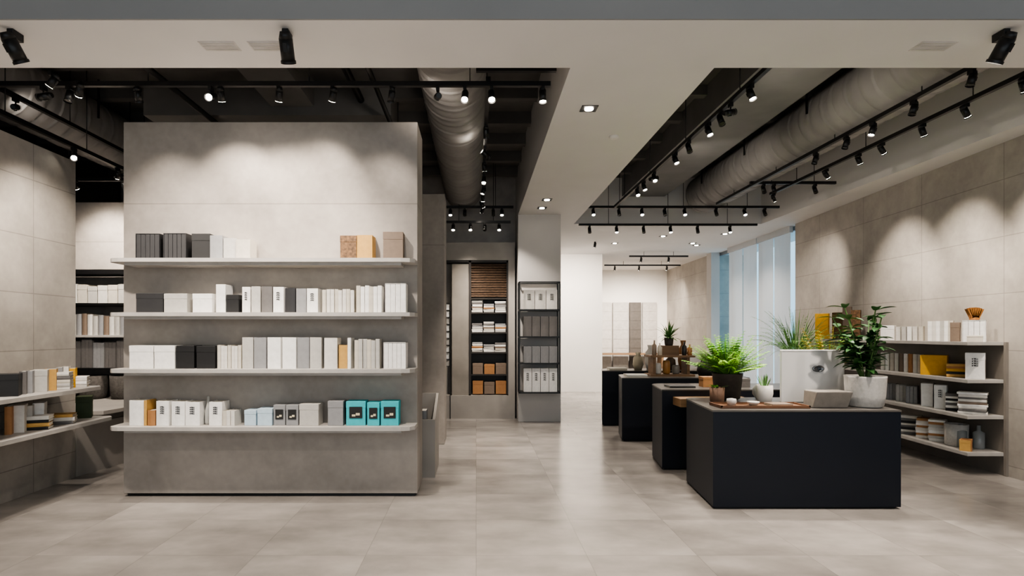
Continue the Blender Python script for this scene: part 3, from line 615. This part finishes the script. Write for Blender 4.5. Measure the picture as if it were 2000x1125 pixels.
for x in (-.45,-.2,.3,.45): tl(x,10.3,3.73,(x,9,0.5),0,lit=R.random()<.5)
for x in (-.4,-.1,.15,.4): tl(x,10.25,3.46,(x,9,0.5),0,lit=R.random()<.6)
track((-4.2,4.7,3.5),(-4.2,8.0,3.5)); track((-4.38,4.7,3.8),(-4.38,8.0,3.8),top=ZS); track((-5.6,7.3,3.45),(-3.4,7.3,3.45))
for d,a,w in ((4.9,(-3.0,4.0,2.9),0),(6.15,(-3.5,5.0,2.2),0),(6.9,(-4.9,7.9,2.4),50)):
    tl(-4.2,d,3.48,a,w,80)
tl(-3.4,4.72,3.64,(-4.3,4.75,2.4),85,64); tl(-3.3,4.9,3.64,(-4.3,5.95,2.2),90,60); tl(-3.9,6.9,3.6,(-4.2,7.3,.8),50,80)  # last head is added, to brighten the dark plinth front
tl(-4.9,7.2,3.43,(-4.9,7.9,2.5),42,90); tl(-4.3,7.2,3.43,(-4.2,7.9,2.4),40,90); tl(-4.38,5.6,3.78,(-4.75,6.6,4.05),2,100,lit=False)  # last head is added, aimed up to light the left duct
track((2.42,4.7,3.75),(2.42,10.3,3.75))
for py,lit,w in ((195,1,90),(245,0,0),(265,1,110),(298,0,0),(320,1,110),(355,1,0),(372,1,90),(383,1,0)):
    d=2.05*1150/(650-py); tl(2.42,d,3.73,(2.7+.3*(w>0),d-.9 if w else d-2,.9 if w else 0),w,60,lit=bool(lit))
tl(2.42,5.6,3.73,(4.2,6.2,4.1),7,90,lit=False); tl(2.42,8.0,3.73,(4.2,8.6,4.1),7,90,lit=False)  # both heads are added, aimed up to brighten the round duct
track((4.05,4.7,3.72),(4.05,9.9,3.72),top=3.79)
for py,lit,w in ((165,0,60),(222,0,0),(262,1,110),(288,0,0),(318,0,0)):
    d=2.03*1150/(650-py); tl(4.05,d,3.70,(3.2,d,.8),w,60,lit=bool(lit))
track((4.6,4.7,3.72),(4.6,9.2,3.72)); track((4.0,8.6,3.74),(5.25,8.6,3.74))
for i,py in enumerate((150,178,228,265,300,320,348)):
    d=2.03*1150/(650-py); tl(4.6,d,3.70,(wx(d)+.05,d+.35,2.15 if i%2==0 else 1.2),(85,40,88,40,88,0,84)[i],60)
for x in (4.2,4.35,4.95): tl(x,8.6,3.72,(x,7,.5),0,lit=False)
tl(4.6,9.1,3.7,(wx(10.4),10.4,2.2),75,60)
track((1.95,10.3,3.75),(5.3,10.3,3.75)); track((1.9,10.9,3.55),(5.2,10.9,3.55))
for i,x in enumerate((2.05,2.5,2.9,3.3,3.65,4.2,4.7,5.05)): tl(x,10.3,3.73,(x,8.2,0.2),60 if i in(2,5) else 0,65,lit=i%2==0)
for i,x in enumerate((2.1,2.6,3.1,3.6,4.1,4.7)): tl(x,10.9,3.53,(x,9.5,0.2),0,lit=i%2==1)
for x,aim,w in ((-3.17,(-2.7,5.5,1.2),85),(-1.3,(-1.4,5.5,1.2),85),(3.61,(3.0,5.6,.7),75)):
    tl(x,4.05,ZC,aim,w,88,lit=(x>0),sc=1.1,lab='black ceiling-mounted spotlight')
track((3.9,15.0,3.5),(5.4,15.0,3.5),top=ZC); track((3.7,17.0,3.5),(5.9,17.0,3.5),top=ZC)
for x,y,w in ((4.2,15.0,90),(4.9,15.0,90),(4.0,17.0,100),(4.7,17.0,100),(5.5,17.0,100)): tl(x,y,3.48,(x+.2,y+2.2,1.4),w,100)
for x,y,w in ((1.6,13.4,115),(2.7,13.4,115)):
    tl(x,y,ZC,(x,15.4,1.6),w,120,lab='black ceiling spotlight')
def downlight(x,y,w=0,z=ZC,ang=85):
    b=B(); a=.075
    for (x0,y0,x1,y1) in ((-a,-a,a,-a+.012),(-a,a-.012,a,a),(-a,-a,-a+.012,a),(a-.012,-a,a,a)): b.box(x0,y0,-.006,x1,y1,.0)
    o=ob('downlight',b.mesh('downlight_rim',M_black),(x,y,z),label='square black recessed downlight in the white ceiling',cat='downlight',group='recessed downlights')
    c=B(); c.box(-a+.012,-a+.012,-.003,a-.012,a-.012,-.001); ob('baffle',c.mesh('baffle',M_black),parent=o)
    c=B(); c.cyl((0,0,-.012),(0,0,-.003),.04,seg=18); ob('lens',c.mesh('lens',M_lens),parent=o)
    if w:
        La=bpy.data.lights.new('spot_beam','SPOT'); La.energy=w*KE; La.spot_size=math.radians(ang); La.spot_blend=1; La.color=WARM; La.shadow_soft_size=.05
        lo=bpy.data.objects.new('spot_beam',La); COL.objects.link(lo); lo.parent=o; lo.location=(0,0,-.03)
downlight(1.04,5.43,90,ZC,65); downlight(1.10,9.15,70); downlight(1.09,9.75,0); downlight(4.0,12.6,80); downlight(3.2,13.6,60); downlight(5.0,13.6,60); downlight(5.2,12.3,60,ZC,120); downlight(5.2,13.9,45,ZC,120)  # last two are added, to light the blinds from inside
for x in (-3.2,-1.1,1.1,3.4):
    downlight(x,3.2,100,ZS,46); downlight(x,.8,75,ZS,125)  # unseen lamps added above the camera for floor pools and near fill
for x in (-1.85,-1.5,3.3):
    b=B(); b.box(-.13,-.07,-.004,.13,.07,0)
    for i in range(7): b.box(-.12,-.06+i*.018,-.007,.12,-.055+i*.018,-.004)
    ob('air_vent',b.mesh('air_vent',mat('#cac6c1',.6)),(x,4.25,ZC),label='flush pale ceiling air vent grille',cat='vent',group='ceiling vents')
b=B(); b.lathe([(.05,0),(.05,-.015),(.03,-.03),(.001,-.03)],seg=20); ob('smoke_detector',b.mesh('smoke_detector',mat('#d9d6d2',.5)),(1.45,6.2,ZC),label='small white round smoke detector on the ceiling',cat='smoke detector')
# ------------------------------------------------------------------ world, camera
w=bpy.data.worlds.new('World'); scene.world=w; w.use_nodes=True
bg=w.node_tree.nodes['Background']; bg.inputs[0].default_value=(.84,.93,1,1); bg.inputs[1].default_value=1.05
cam=bpy.data.cameras.new('Camera'); co=bpy.data.objects.new('Camera',cam); COL.objects.link(co); scene.camera=co
co.location=(0,0,1.55); co.rotation_euler=(math.pi/2,0,0)
cam.sensor_width=36; cam.lens=36*1150/2000; cam.shift_x=.035; cam.shift_y=.04375; cam.clip_end=100
